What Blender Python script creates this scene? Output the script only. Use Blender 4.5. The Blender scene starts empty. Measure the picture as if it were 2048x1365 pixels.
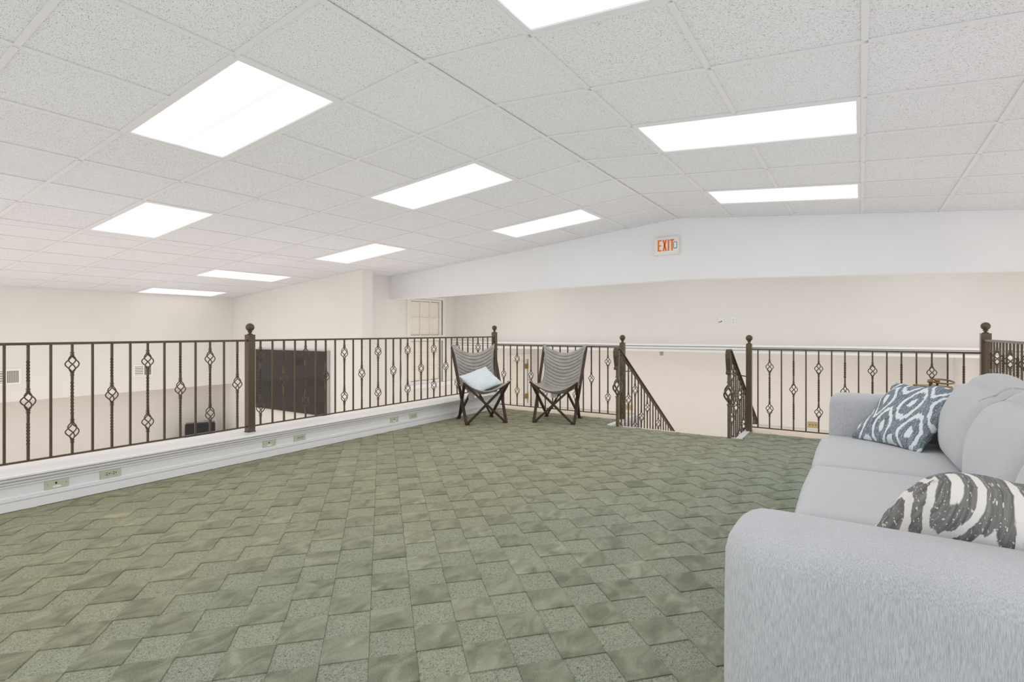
import bpy, bmesh, math, random
from mathutils import Vector, Matrix
from mathutils.bvhtree import BVHTree
random.seed(7)
S = bpy.context.scene
C = S.collection

# ------------------------------------------------------------------ camera, world, exposure
YAW = .5801
cd = bpy.data.cameras.new('camera'); cam = bpy.data.objects.new('camera', cd); C.objects.link(cam)
cam.location = (0, 0, 1.10); cam.rotation_euler = (math.pi/2, 0, YAW)
cd.sensor_width = 36; cd.lens = 1063.2/2048*36; cd.shift_y = -19.3/2048; cd.clip_start = .02
S.camera = cam
w = bpy.data.worlds.new('daylight'); S.world = w; w.use_nodes = True
w.node_tree.nodes['Background'].inputs[0].default_value = (.93, .97, 1.0, 1)
WORLD = 1.1
w.node_tree.nodes['Background'].inputs[1].default_value = WORLD
S.view_settings.view_transform = 'Standard'; S.view_settings.look = 'None'
S.view_settings.exposure = 0.0; S.view_settings.gamma = 1.0; S.view_settings.use_curve_mapping = False
S.cycles.max_bounces = 10; S.cycles.diffuse_bounces = 8; S.cycles.use_denoising = True
S.cycles.sample_clamp_indirect = 6
S.cycles.use_fast_gi = True; S.cycles.fast_gi_method = 'ADD'
w.light_settings.ao_factor = .40; w.light_settings.distance = 1.6
LAMP = 1.3        # luminance of the troffer diffusers
COOL = (.97, .985, 1.0); WARM = (1.0, .97, .93)

# ------------------------------------------------------------------ materials
def newmat(name):
    m = bpy.data.materials.new(name); m.use_nodes = True
    nt = m.node_tree; b = nt.nodes['Principled BSDF']
    return m, nt, b
def N(nt, t, **kw):
    n = nt.nodes.new(t)
    for k, v in kw.items():
        if k.startswith('_'): n.inputs[k[1:].replace('_', ' ')].default_value = v
        else: setattr(n, k, v)
    return n
def math_(nt, op, a, b=None, c=None):
    n = nt.nodes.new('ShaderNodeMath'); n.operation = op
    for i, v in enumerate((a, b, c)):
        if v is None: continue
        if isinstance(v, (int, float)): n.inputs[i].default_value = v
        else: nt.links.new(v, n.inputs[i])
    return n.outputs[0]
def ramp(nt, fac, stops):
    n = nt.nodes.new('ShaderNodeValToRGB'); cr = n.color_ramp
    while len(cr.elements) < len(stops): cr.elements.new(.5)
    for e, (p, c) in zip(cr.elements, stops):
        e.position = p; e.color = tuple(c)+(1,) if len(c) == 3 else c
    nt.links.new(fac, n.inputs[0]); return n.outputs[0]
def mixc(nt, fac, a, b, mode='MIX'):
    n = nt.nodes.new('ShaderNodeMix'); n.data_type = 'RGBA'; n.blend_type = mode
    for i, v in ((0, fac), (6, a), (7, b)):
        if isinstance(v, (int, float)): n.inputs[i].default_value = v
        elif isinstance(v, tuple): n.inputs[i].default_value = v+(1,) if len(v) == 3 else v
        else: nt.links.new(v, n.inputs[i])
    return n.outputs[2]
def bump(nt, b, h, strength=.3, dist=.002):
    n = N(nt, 'ShaderNodeBump'); n.inputs['Strength'].default_value = strength; n.inputs['Distance'].default_value = dist
    nt.links.new(h, n.inputs['Height']); nt.links.new(n.outputs[0], b.inputs['Normal'])
def plain(name, col, rough=.6, metal=0, noise=0, nscale=30, bmp=0, bscale=200, spec=.5):
    m, nt, b = newmat(name)
    b.inputs['Base Color'].default_value = tuple(col)+(1,)
    b.inputs['Roughness'].default_value = rough; b.inputs['Metallic'].default_value = metal
    b.inputs['Specular IOR Level'].default_value = spec
    tc = N(nt, 'ShaderNodeTexCoord')
    if noise:
        n = N(nt, 'ShaderNodeTexNoise', _Scale=nscale, _Detail=4); nt.links.new(tc.outputs['Object'], n.inputs['Vector'])
        lo = tuple(c*(1-noise) for c in col); hi = tuple(min(1, c*(1+noise)) for c in col)
        nt.links.new(ramp(nt, n.outputs[0], [(.3, lo), (.7, hi)]), b.inputs['Base Color'])
    if bmp:
        n = N(nt, 'ShaderNodeTexNoise', _Scale=bscale, _Detail=3); nt.links.new(tc.outputs['Object'], n.inputs['Vector'])
        bump(nt, b, n.outputs[0], bmp)
    return m
M = {}
M['wall'] = plain('cream_wall_paint', (.745, .72, .69), .75, noise=.012, nscale=3, bmp=.05, bscale=300, spec=.3)
M['white_wall'] = plain('white_wall_paint', (.80, .80, .815), .7, noise=.01, nscale=3, bmp=.05, bscale=300, spec=.3)
M['trim'] = plain('white_gloss_trim', (.84, .84, .865), .35)
M['sill'] = plain('sill_paint', (.85, .84, .83), .3)
M['ledge'] = plain('beige_ledge', (.78, .68, .57), .5, noise=.06, nscale=9)
M['bar'] = plain('grid_bar_paint', (.74, .735, .76), .45)
M['slab'] = plain('plenum_board', (.5, .5, .5), .9)
M['bronze'] = plain('bronze_iron', (.135, .105, .073), .30, .55, noise=.10, nscale=60, bmp=.12, bscale=120)
M['newel'] = plain('hammered_iron', (.18, .15, .11), .3, .55, noise=.25, nscale=90, bmp=.6, bscale=70)
M['walnut'] = plain('dark_walnut', (.052, .031, .020), .42, noise=.35, nscale=18)
M['plate'] = plain('sage_plate', (.55, .58, .48), .4)
M['ivory'] = plain('white_plate', (.80, .79, .75), .4)
M['dark'] = plain('dark_slot', (.02, .02, .02), .6)
M['jack'] = plain('jack_strip', (.86, .87, .88), .4)
M['screw'] = plain('screw_head', (.45, .46, .42), .35, .6)
M['brass'] = plain('brass', (.36, .22, .06), .35, .85, noise=.1)
M['gold_plate'] = plain('pale_gold_plate', (.52, .43, .24), .4, .25)
M['antique'] = plain('antique_brass', (.36, .25, .12), .35, .8, noise=.2, nscale=14)
M['chrome'] = plain('chrome_edge', (.55, .53, .5), .3, .85)
M['case'] = plain('black_case', (.012, .012, .013), .3, bmp=.1)
M['screen'] = plain('dark_screen_glass', (.016, .012, .010), .12, spec=.6)
M['bezel'] = plain('screen_bezel', (.45, .44, .42), .35, .3)
M['pane'] = plain('cream_lit_pane', (.80, .77, .68), .12, noise=.02)  # cream put into the panes for the lit room behind them
M['greycap'] = plain('grey_fitting', (.38, .36, .33), .5)
M['lower_floor'] = plain('lower_beige_floor', (.55, .47, .38), .7, noise=.06)
M['cream_trim'] = plain('cream_trim', (.82, .79, .745), .4)
M['vent_dark'] = plain('vent_shadow', (.30, .28, .26), .8)
M['slipsole'] = plain('white_tag', (.72, .71, .69), .8)

def mat_tile():
    m, nt, b = newmat('fissured_ceiling_tile')
    tc = N(nt, 'ShaderNodeTexCoord'); oi = N(nt, 'ShaderNodeObjectInfo')
    add = N(nt, 'ShaderNodeVectorMath', operation='ADD'); nt.links.new(tc.outputs['Object'], add.inputs[0])
    sc = math_(nt, 'MULTIPLY', oi.outputs['Random'], 37.0); nt.links.new(sc, add.inputs[1])
    def layer(scale, stretch, rot, lo, hi):
        mp = N(nt, 'ShaderNodeMapping'); mp.inputs['Scale'].default_value = (scale, scale*stretch, 1); mp.inputs['Rotation'].default_value = (0, 0, rot)
        nt.links.new(add.outputs[0], mp.inputs[0])
        n = N(nt, 'ShaderNodeTexNoise', _Scale=1.0, _Detail=1.5, _Roughness=.6, _Distortion=.6); nt.links.new(mp.outputs[0], n.inputs['Vector'])
        mr = N(nt, 'ShaderNodeMapRange'); mr.inputs[1].default_value = lo; mr.inputs[2].default_value = hi
        nt.links.new(n.outputs[0], mr.inputs[0]); return mr.outputs[0]
    a = layer(150, 2.6, .5, .650, .672)
    c = layer(150, 2.2, -.7, .658, .682)
    d = layer(300, 1.0, .2, .69, .72)
    s = math_(nt, 'MAXIMUM', math_(nt, 'MAXIMUM', a, c), math_(nt, 'MULTIPLY', d, .8))
    tint = math_(nt, 'ADD', math_(nt, 'MULTIPLY', oi.outputs['Random'], .03), .985)
    base = mixc(nt, s, (.765, .765, .80), (.15, .15, .15))
    br = N(nt, 'ShaderNodeVectorMath', operation='SCALE'); nt.links.new(base, br.inputs[0]); nt.links.new(tint, br.inputs['Scale'])
    nt.links.new(br.outputs[0], b.inputs['Base Color']); b.inputs['Roughness'].default_value = .9; b.inputs['Specular IOR Level'].default_value = .15
    bump(nt, b, math_(nt, 'SUBTRACT', 1.0, s), .5, .003)
    return m
M['tile'] = mat_tile()

def mat_lamp(name, tint):
    m, nt, b = newmat(name)
    tc = N(nt, 'ShaderNodeTexCoord'); sp = N(nt, 'ShaderNodeSeparateXYZ'); nt.links.new(tc.outputs['Object'], sp.inputs[0])
    # two tubes run along local X behind the lens, at y = +-.15
    y = math_(nt, 'ABSOLUTE', sp.outputs[1]); g = math_(nt, 'SUBTRACT', y, .15)
    g = math_(nt, 'MULTIPLY', math_(nt, 'MULTIPLY', g, g), -55.0)
    g = math_(nt, 'EXPONENT', g)
    e = math_(nt, 'MULTIPLY_ADD', g, LAMP*.36, LAMP*.46)
    b.inputs['Base Color'].default_value = (.3, .3, .3, 1)
    b.inputs['Emission Color'].default_value = tint+(1,); nt.links.new(e, b.inputs['Emission Strength'])
    return m
M['lamp_cool'] = mat_lamp('prismatic_diffuser_cool', COOL); M['lamp_warm'] = mat_lamp('prismatic_diffuser_warm', WARM); M['lamp_fill'] = mat_lamp('fill_diffuser', WARM)
for _n in M['lamp_fill'].node_tree.nodes:
    if _n.type == 'MATH' and _n.operation == 'MULTIPLY_ADD': _n.inputs[1].default_value *= 1.7; _n.inputs[2].default_value *= 1.7  # stronger glow for the unseen lamps added behind the header

def mat_carpet(kind):
    m, nt, b = newmat('carpet_'+kind)
    tc = N(nt, 'ShaderNodeTexCoord'); at = N(nt, 'ShaderNodeAttribute', attribute_name='var')
    P = tc.outputs['Object']
    big = N(nt, 'ShaderNodeTexNoise', _Scale=.42, _Detail=2); nt.links.new(P, big.inputs['Vector'])
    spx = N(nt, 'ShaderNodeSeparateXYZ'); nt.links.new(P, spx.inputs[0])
    # light's colour cast painted in: olive towards the knee wall, sage near the sofa
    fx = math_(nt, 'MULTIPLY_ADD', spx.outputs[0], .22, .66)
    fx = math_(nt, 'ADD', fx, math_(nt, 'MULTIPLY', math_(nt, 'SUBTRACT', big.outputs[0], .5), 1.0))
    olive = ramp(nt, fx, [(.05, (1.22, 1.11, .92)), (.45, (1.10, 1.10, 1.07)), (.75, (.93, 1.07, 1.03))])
    b.inputs['Roughness'].default_value = .95; b.inputs['Specular IOR Level'].default_value = .1
    b.inputs['Sheen Weight'].default_value = .15; b.inputs['Sheen Roughness'].default_value = .5
    if kind == 'cut':
        mp = N(nt, 'ShaderNodeMapping'); mp.inputs['Scale'].default_value = (13, 7, 1); mp.inputs['Rotation'].default_value = (0, 0, .35)
        nt.links.new(P, mp.inputs[0])
        n = N(nt, 'ShaderNodeTexNoise', _Scale=1, _Detail=4, _Roughness=.55, _Distortion=.9); nt.links.new(mp.outputs[0], n.inputs['Vector'])
        f = math_(nt, 'ADD', math_(nt, 'MULTIPLY', n.outputs[0], 1.0), math_(nt, 'MULTIPLY', at.outputs['Fac'], .13))
        col = ramp(nt, f, [(.36, (.132, .141, .101)), (.56, (.200, .212, .158)), (.78, (.285, .30, .232))])
        fz = N(nt, 'ShaderNodeTexNoise', _Scale=260, _Detail=2); nt.links.new(P, fz.inputs['Vector'])
        col = mixc(nt, 1.0, col, ramp(nt, fz.outputs[0], [(.3, (.74,)*3), (.7, (1.24,)*3)]), 'MULTIPLY')
        bump(nt, b, fz.outputs[0], .5, .003)
    else:
        mp = N(nt, 'ShaderNodeMapping'); mp.inputs['Scale'].default_value = (210, 125, 1); mp.inputs['Rotation'].default_value = (0, 0, .5)
        nt.links.new(P, mp.inputs[0])
        n = N(nt, 'ShaderNodeTexNoise', _Scale=1, _Detail=1.2, _Distortion=2.2); nt.links.new(mp.outputs[0], n.inputs['Vector'])
        col = ramp(nt, n.outputs[0], [(.355, (.075, .084, .06)), (.44, (.275, .296, .228)), (.62, (.345, .372, .292))])
        col = mixc(nt, 1.0, col, ramp(nt, at.outputs['Fac'], [(0, (.96,)*3), (1, (1.04,)*3)]), 'MULTIPLY')
        bump(nt, b, n.outputs[0], .9, .006)
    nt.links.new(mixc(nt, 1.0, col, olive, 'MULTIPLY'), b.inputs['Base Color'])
    return m
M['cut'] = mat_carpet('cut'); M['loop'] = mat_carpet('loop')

def mat_fabric(name, c0, c1, scale=(900, 260, 260), bstr=.25):
    m, nt, b = newmat(name)
    tc = N(nt, 'ShaderNodeTexCoord'); P = tc.outputs['Object']
    mp = N(nt, 'ShaderNodeMapping'); mp.inputs['Scale'].default_value = scale; nt.links.new(P, mp.inputs[0])
    n = N(nt, 'ShaderNodeTexNoise', _Scale=1, _Detail=3, _Roughness=.7); nt.links.new(mp.outputs[0], n.inputs['Vector'])
    n2 = N(nt, 'ShaderNodeTexNoise', _Scale=7, _Detail=3); nt.links.new(P, n2.inputs['Vector'])
    f = math_(nt, 'ADD', math_(nt, 'MULTIPLY', n.outputs[0], .9), math_(nt, 'MULTIPLY', n2.outputs[0], .1))
    nt.links.new(ramp(nt, f, [(.36, c0), (.60, c1)]), b.inputs['Base Color'])
    b.inputs['Roughness'].default_value = .9; b.inputs['Specular IOR Level'].default_value = .2; b.inputs['Sheen Weight'].default_value = .2
    bump(nt, b, n.outputs[0], bstr, .0015); return m
M['sofa'] = mat_fabric('heather_grey_weave', (.35, .36, .385), (.55, .56, .585), (900, 900, 55), .4)
M['sofa_plain'] = mat_fabric('light_grey_cloth', (.43, .44, .46), (.515, .525, .545), (500, 500, 500), .15)
M['seam'] = plain('seam_thread', (.33, .335, .35), .9)
M['blue_cloth'] = mat_fabric('pale_blue_cloth', (.60, .67, .72), (.75, .81, .85), (160, 160, 160), .2)

def mat_leather():
    m, nt, b = newmat('grey_brown_canvas')
    tc = N(nt, 'ShaderNodeTexCoord'); P = tc.outputs['Object']
    n = N(nt, 'ShaderNodeTexNoise', _Scale=9, _Detail=5, _Roughness=.65); nt.links.new(P, n.inputs['Vector'])
    uv = N(nt, 'ShaderNodeUVMap'); sp = N(nt, 'ShaderNodeSeparateXYZ'); nt.links.new(uv.outputs[0], sp.inputs[0])
    g = math_(nt, 'FRACT', math_(nt, 'MULTIPLY', sp.outputs[1], 20.0))
    g = math_(nt, 'ABSOLUTE', math_(nt, 'SUBTRACT', g, .5)); g = math_(nt, 'GREATER_THAN', g, .445)
    edge = math_(nt, 'LESS_THAN', math_(nt, 'ABSOLUTE', math_(nt, 'SUBTRACT', sp.outputs[0], .5)), .455)
    g = math_(nt, 'MULTIPLY', g, edge)
    col = ramp(nt, n.outputs[0], [(.3, (.30, .285, .255)), (.7, (.46, .445, .415))])
    nt.links.new(mixc(nt, g, col, (.07, .062, .052)), b.inputs['Base Color'])
    b.inputs['Roughness'].default_value = .7; bump(nt, b, n.outputs[0], .2)
    return m
M['sling'] = mat_leather()

def mat_ikat(name, dark, dark2, light, W, H, ox, oy):
    m, nt, b = newmat(name)
    uv = N(nt, 'ShaderNodeUVMap'); P = uv.outputs[0]
    def noise(sx, sy, det=2.0, dim=0.):
        mp = N(nt, 'ShaderNodeMapping'); mp.inputs['Scale'].default_value = (sx, sy, 1); mp.inputs['Location'].default_value = (dim, dim, dim)
        nt.links.new(P, mp.inputs[0]); n = N(nt, 'ShaderNodeTexNoise', _Scale=1, _Detail=det); nt.links.new(mp.outputs[0], n.inputs['Vector']); return n.outputs[0]
    sp = N(nt, 'ShaderNodeSeparateXYZ'); nt.links.new(P, sp.inputs[0])
    jag = math_(nt, 'MULTIPLY', math_(nt, 'SUBTRACT', noise(75, 10, 3), .5), .15)
    wob = math_(nt, 'MULTIPLY', math_(nt, 'SUBTRACT', noise(3, 3, 1, 5.), .5), .12)
    x = math_(nt, 'ADD', math_(nt, 'MULTIPLY_ADD', sp.outputs[0], 2*math.pi/W, ox*2*math.pi/W), math_(nt, 'MULTIPLY', wob, 3.0))
    y = math_(nt, 'MULTIPLY_ADD', math_(nt, 'ADD', sp.outputs[1], math_(nt, 'MULTIPLY', jag, .45)), 2*math.pi/H, oy*2*math.pi/H)
    g = math_(nt, 'MULTIPLY', math_(nt, 'ABSOLUTE', math_(nt, 'ADD', math_(nt, 'COSINE', x), math_(nt, 'COSINE', y))), .5)
    g = math_(nt, 'ADD', g, math_(nt, 'MULTIPLY', math_(nt, 'SUBTRACT', noise(60, 60, 3, 2.), .5), .10))
    band = ramp(nt, g, [(0, (0, 0, 0)), (.17, (0, 0, 0)), (.20, (1, 1, 1)), (.45, (1, 1, 1)), (.48, (0, 0, 0)), (.90, (0, 0, 0)), (.93, (1, 1, 1))])
    sep = N(nt, 'ShaderNodeRGBToBW'); nt.links.new(band, sep.inputs[0])
    sk = noise(190, 110, 2, 9.); sk = math_(nt, 'GREATER_THAN', sk, .635)
    fac = math_(nt, 'MAXIMUM', sep.outputs[0], math_(nt, 'MULTIPLY', sk, .8))
    thr = noise(160, 14, 3, 4.)
    dk = ramp(nt, thr, [(.35, dark), (.65, dark2)])
    nt.links.new(mixc(nt, fac, dk, light), b.inputs['Base Color'])
    b.inputs['Roughness'].default_value = .9; b.inputs['Specular IOR Level'].default_value = .15
    bump(nt, b, noise(250, 250, 1), .3)
    return m
M['ikat_blue'] = mat_ikat('ikat_slate', (.12, .155, .175), (.26, .31, .335), (.70, .755, .79), .172, .36, .06, .10)
M['ikat_grey'] = mat_ikat('ikat_warm_grey', (.13, .13, .125), (.25, .245, .235), (.74, .72, .70), .155, .46, .02, .14)

# ------------------------------------------------------------------ mesh helpers
def finish(name, bm, mat, parent=None, smooth=False):
    me = bpy.data.meshes.new(name); bm.normal_update(); bm.to_mesh(me); bm.free()
    for mm in (mat if isinstance(mat, (list, tuple)) else [mat]): me.materials.append(mm)
    if smooth: me.shade_smooth()
    o = bpy.data.objects.new(name, me); C.objects.link(o)
    if parent is not None: o.parent = parent
    return o
def box(bm, x0, x1, y0, y1, z0, z1, mi=0):
    vs = [bm.verts.new((x, y, z)) for z in (z0, z1) for y in (y0, y1) for x in (x0, x1)]
    for f in ((0, 2, 3, 1), (4, 5, 7, 6), (0, 1, 5, 4), (2, 6, 7, 3), (0, 4, 6, 2), (1, 3, 7, 5)):
        bm.faces.new([vs[i] for i in f]).material_index = mi
    return vs
def boxes(name, bs, mat, parent=None):
    bm = bmesh.new()
    for b in bs: box(bm, *b)
    return finish(name, bm, mat, parent)
def bevel_box(name, b, mat, parent=None, r=.01, seg=3):
    bm = bmesh.new(); box(bm, *b)
    bmesh.ops.bevel(bm, geom=list(bm.edges), offset=r, segments=seg, profile=.5, affect='EDGES')
    return finish(name, bm, mat, parent, True)
def frame(d):
    d = d.normalized(); a = Vector((0, 0, 1)) if abs(d.z) < .9 else Vector((1, 0, 0))
    x = d.cross(a).normalized(); return x, d.cross(x).normalized()
def tube(bm, pts, r, n=8, cap=True, mi=0):
    pts = [Vector(p) for p in pts]; rings = []; px = None
    for i, p in enumerate(pts):
        d = (pts[min(i+1, len(pts)-1)]-pts[max(i-1, 0)]).normalized()
        if px is None: x, y = frame(d)
        else:
            x = (px-d*px.dot(d)).normalized(); y = d.cross(x)
        px = x; rr = r[i] if isinstance(r, (list, tuple)) else r
        rings.append([bm.verts.new(p+(x*math.cos(2*math.pi*k/n)+y*math.sin(2*math.pi*k/n))*rr) for k in range(n)])
    for a, b in zip(rings, rings[1:]):
        for k in range(n): bm.faces.new((a[k], a[(k+1) % n], b[(k+1) % n], b[k])).material_index = mi
    if cap:
        bm.faces.new(rings[0][::-1]).material_index = mi; bm.faces.new(rings[-1]).material_index = mi
def bar(bm, a, b, wx, wy, up=None):
    """square-section bar from a to b"""
    a = Vector(a); b = Vector(b); d = (b-a).normalized()
    if up is None: x, y = frame(d)
    else: x = Vector(up).cross(d).normalized(); y = d.cross(x)
    v = [bm.verts.new(p+x*sx*wx/2+y*sy*wy/2) for p in (a, b) for sx, sy in ((-1, -1), (1, -1), (1, 1), (-1, 1))]
    for f in ((0, 3, 2, 1), (4, 5, 6, 7), (0, 1, 5, 4), (1, 2, 6, 5), (2, 3, 7, 6), (3, 0, 4, 7)): bm.faces.new([v[i] for i in f])
def lathe(bm, prof, cx=0, cy=0, n=20):
    rings = [[bm.verts.new((cx+r*math.cos(2*math.pi*k/n), cy+r*math.sin(2*math.pi*k/n), z)) for k in range(n)] for r, z in prof]
    for a, b in zip(rings, rings[1:]):
        for k in range(n): bm.faces.new((a[k], a[(k+1) % n], b[(k+1) % n], b[k]))
    bm.faces.new(rings[0][::-1]); bm.faces.new(rings[-1])
def ribbon(bm, path, wv, t, mi=0):
    """flat strip of width vector wv and thickness t along a path"""
    path = [Vector(p) for p in path]; wv = Vector(wv); rings = []
    for i, p in enumerate(path):
        d = (path[min(i+1, len(path)-1)]-path[max(i-1, 0)]).normalized(); n = d.cross(wv).normalized()
        rings.append([bm.verts.new(p+wv*sx/2+n*sy*t/2) for sx, sy in ((-1, -1), (1, -1), (1, 1), (-1, 1))])
    for a, b in zip(rings, rings[1:]):
        for k in range(4): bm.faces.new((a[k], a[(k+1) % 4], b[(k+1) % 4], b[k])).material_index = mi
    bm.faces.new(rings[0][::-1]); bm.faces.new(rings[-1])
def thing(name, label, cat, loc=(0, 0, 0), rz=0, group=None):
    o = bpy.data.objects.new(name, None); C.objects.link(o); o.empty_display_size = .1
    o.location = loc; o.rotation_euler = (0, 0, rz); o['label'] = label; o['category'] = cat
    if group: o['group'] = group
    return o
def tag(o, label, cat, group=None):
    o['label'] = label; o['category'] = cat
    if group: o['group'] = group
    return o
def struct(o, label=None):
    o['kind'] = 'structure'
    if label: o['label'] = label
    return o

# ------------------------------------------------------------------ the room shell
XR, ZR, SL = -1.8075, 2.4334, .0903
XL, XRT = -9.77, 6.15           # left and right room walls
YB, YW, YU, YLOW, YREAR = 6.32, 5.44, 8.0, 11.0, -4.0
ZL = -1.5                       # lower level floor
def zc(x): return ZR-math.tan(SL)*abs(x-XR)
CS = math.cos(SL)
def prism(name, poly_xz, y0, y1, mat, parent=None):
    bm = bmesh.new()
    a = [bm.verts.new((x, y0, z)) for x, z in poly_xz]; b = [bm.verts.new((x, y1, z)) for x, z in poly_xz]
    bm.faces.new(a); bm.faces.new(b[::-1]); n = len(a)
    for i in range(n): bm.faces.new((a[i], b[i], b[(i+1) % n], a[(i+1) % n]))
    bmesh.ops.recalc_face_normals(bm, faces=bm.faces)
    return finish(name, bm, mat, parent)
EX, EY = -4.35, 6.27            # carpet edges at the knee wall and the far railing
SX0, SX1, SY = -2.49, -1.01, 5.84
# mezzanine slab
struct(boxes('floor', [(EX-.28, .95, YREAR, SY, -.22, -.012), (EX-.28, SX0, SY, 6.80, -.22, -.012), (SX1, .95, SY, 6.80, -.22, -.012)], M['lower_floor']),
       'mezzanine floor slab under the green carpet')
floor = bpy.data.objects['floor']
def carpet():
    bm = bmesh.new(); lay = bm.loops.layers.color.new('var')
    s = .1585; e1 = Vector((math.cos(math.radians(47)), math.sin(math.radians(47)), 0)); e2 = Vector((-e1.y, e1.x, 0))
    o = Vector((-1.277, 1.349, 0)); rnd = random.Random(3)
    for i in range(-48, 60):
        for j in range(-44, 60):
            p = o+e1*(i*s)+e2*(j*s); c = p+(e1+e2)*s/2
            if not (EX-.2 < c.x < .98 and -1.6 < c.y < EY+.2): continue
            v = rnd.random(); fs = []
            q = [p, p+e1*s, p+e1*s+e2*s, p+e2*s]
            if (i+j) % 2 == 0:
                z0, z1, z2 = -.0055, -.0012, 0
                r0 = [bm.verts.new(x+Vector((0, 0, z0))) for x in q]
                def inset(d, z):
                    return [bm.verts.new(c+(x-c)*(1-2*d/s)+Vector((0, 0, z))) for x in q]
                r1 = inset(.0006, z1); r2 = inset(.0016, z2)
                for a, b in ((r0, r1), (r1, r2)):
                    for k in range(4): fs.append(bm.faces.new((a[k], a[(k+1) % 4], b[(k+1) % 4], b[k])))
                fs.append(bm.faces.new(r2)); mi = 0
            else:
                z = -.0040
                r0 = [bm.verts.new(x+Vector((0, 0, -.0055))) for x in q]
                r1 = [bm.verts.new(c+(x-c)*(1-2*.0012/s)+Vector((0, 0, z))) for x in q]
                for k in range(4): fs.append(bm.faces.new((r0[k], r0[(k+1) % 4], r1[(k+1) % 4], r1[k])))
                fs.append(bm.faces.new(r1)); mi = 1
            for f in fs:
                f.material_index = mi
                for l in f.loops: l[lay] = (v, v, v, 1)
    def cut(co, no, clear):
        g = bmesh.ops.bisect_plane(bm, geom=list(bm.verts)+list(bm.edges)+list(bm.faces), plane_co=co, plane_no=no, clear_outer=clear)
    cut((EX, 0, 0), (-1, 0, 0), True); cut((.90, 0, 0), (1, 0, 0), True); cut((0, EY, 0), (0, 1, 0), True)
    cut((0, SY, 0), (0, 1, 0), False); cut((SX0, 0, 0), (1, 0, 0), False); cut((SX1, 0, 0), (1, 0, 0), False)
    dead = [f for f in bm.faces if f.calc_center_median().y > SY and SX0 < f.calc_center_median().x < SX1]
    bmesh.ops.delete(bm, geom=dead, context='FACES')
    return finish('carpet_pile', bm, [M['cut'], M['loop']], floor)
cp = carpet(); cp['kind'] = 'stuff'
cp['label'] = 'olive green carpet sculpted in a checkerboard of cut pile and loop squares'
# carpet behind the camera, out of frame
boxes('carpet_border', [(EX, .90, YREAR, -1.45, -.012, -.002)], M['cut'], floor)
# ledge beyond the far railing with its white lip
boxes('ledge_board', [(EX-.28, SX0, EY, 6.78, -.012, .0), (SX1, 1.2, EY, 6.78, -.012, .0)], M['ledge'], floor)['label'] = 'beige board ledge beyond the carpet edge'
boxes('ledge_lip', [(EX-.28, SX0+.0, 6.78, 6.81, -.15, .018), (SX1, 1.2, 6.78, 6.81, -.15, .018)], M['trim'], floor)['label'] = 'white lip on the far ledge'
# stair opening linings
boxes('stair_lining', [(SX0-.0, SX0+.06, SY, 6.80, -.30, .006), (SX1-.06, SX1, SY, 6.80, -.30, .006),
                       (SX0+.06, SX0+.075, SY+.02, 6.80, -.06, -.02), (SX0+.06, SX0+.07, SY+.02, 6.80, -.14, -.10),
                       (SX1-.075, SX1-.06, SY+.02, 6.80, -.06, -.02)], M['trim'], floor)['label'] = 'white lining boards of the stair opening'
boxes('stair_nosing', [(SX0+.06, SX1-.06, SY, SY+.03, -.03, .0)], M['ledge'], floor)
# walls below the mezzanine edge
struct(boxes('wall_under_mezzanine', [(EX-.28, SX0, 6.66, 6.78, ZL, -.22), (SX1, .95, 6.66, 6.78, ZL, -.22), (EX-.27, EX-.17, YREAR, 6.66, ZL, -.22),
                                      (SX0-.1, SX0, SY, 6.66, ZL, -.22), (SX1, SX1+.1, SY, 6.66, ZL, -.22)], M['wall']))
struct(boxes('floor_lower', [(-10.46, XRT, YREAR, YLOW, ZL-.1, ZL)], M['lower_floor']))
# stairs
st = thing('stairs', 'carpeted straight stairs going down between the two iron handrails', 'stairs'); st['kind'] = 'structure'
for i in range(8):
    z = -(i+1)*1.5/9; y = SY+.03+i*.283
    boxes('step', [(SX0+.062, SX1-.062, y, y+.30, z-.17, z)], M['cut'], st)

# ceiling ---------------------------------------------------------------
ceil = prism('ceiling', [(XL-.3, zc(XL-.3)+.09), (XR, ZR+.09), (XRT, zc(XRT)+.09), (XRT, zc(XRT)+.16), (XR, ZR+.16), (XL-.3, zc(XL-.3)+.16)], YREAR, YU, M['slab'])
struct(ceil, 'sloping suspended tile ceiling meeting at a ridge')
T = .61; Y0 = 1.9608
CY, SN = math.cos(YAW), math.sin(YAW)
def proj(x, y, z):
    d = -SN*x+CY*y
    if d < .05: return None
    r = CY*x+SN*y; return 1024+1063.2*r/d, 663.2-1063.2*(z-1.1)/d
def slope_obj(o, side, dist, y, dz=0.):
    """place o so that its local X runs down the slope on that side, local Z is the ceiling's normal"""
    x = XR+side*dist*CS; o.location = (x, y, zc(x)+dz); o.rotation_euler = (0, side*SL, 0)
def lit_cells():
    L = []
    for k in (-7, -4, -1, 2, 5):
        L.append((-1, 1, 3, k, k+1)); L.append((1, 1, 3, k, k+1))
    for k in (-8, -4, 0, 4): L.append((-1, 5, 7, k, k+1))
    L += [(-1, 9, 10, 3, 5), (-1, 12, 13, 3, 5), (-1, 9, 10, -3, -1), (-1, 12, 13, -3, -1)]
    for k in (-6, -2, 2): L.append((1, 6, 8, k, k+1))
    return L
LIT = lit_cells()
taken = set()
for sd, j0, j1, k0, k1 in LIT:
    for j in range(j0, j1):
        for k in range(k0, k1): taken.add((sd, j, k))
shared = {}
def tile_mesh(dx, dy):
    key = (round(dx, 3), round(dy, 3))
    if key not in shared:
        bm = bmesh.new(); box(bm, -dx/2, dx/2, -dy/2, dy/2, .0045, .02)
        me = bpy.data.meshes.new('ceiling_tile'); bm.to_mesh(me); bm.free(); me.materials.append(M['tile']); shared[key] = me
    return shared[key]
regions = [(XL, -6.25, YREAR, YW), (-6.25, XRT, YREAR, YB), (-6.57, -6.25, 5.64, YB)]
tiles = []
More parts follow.
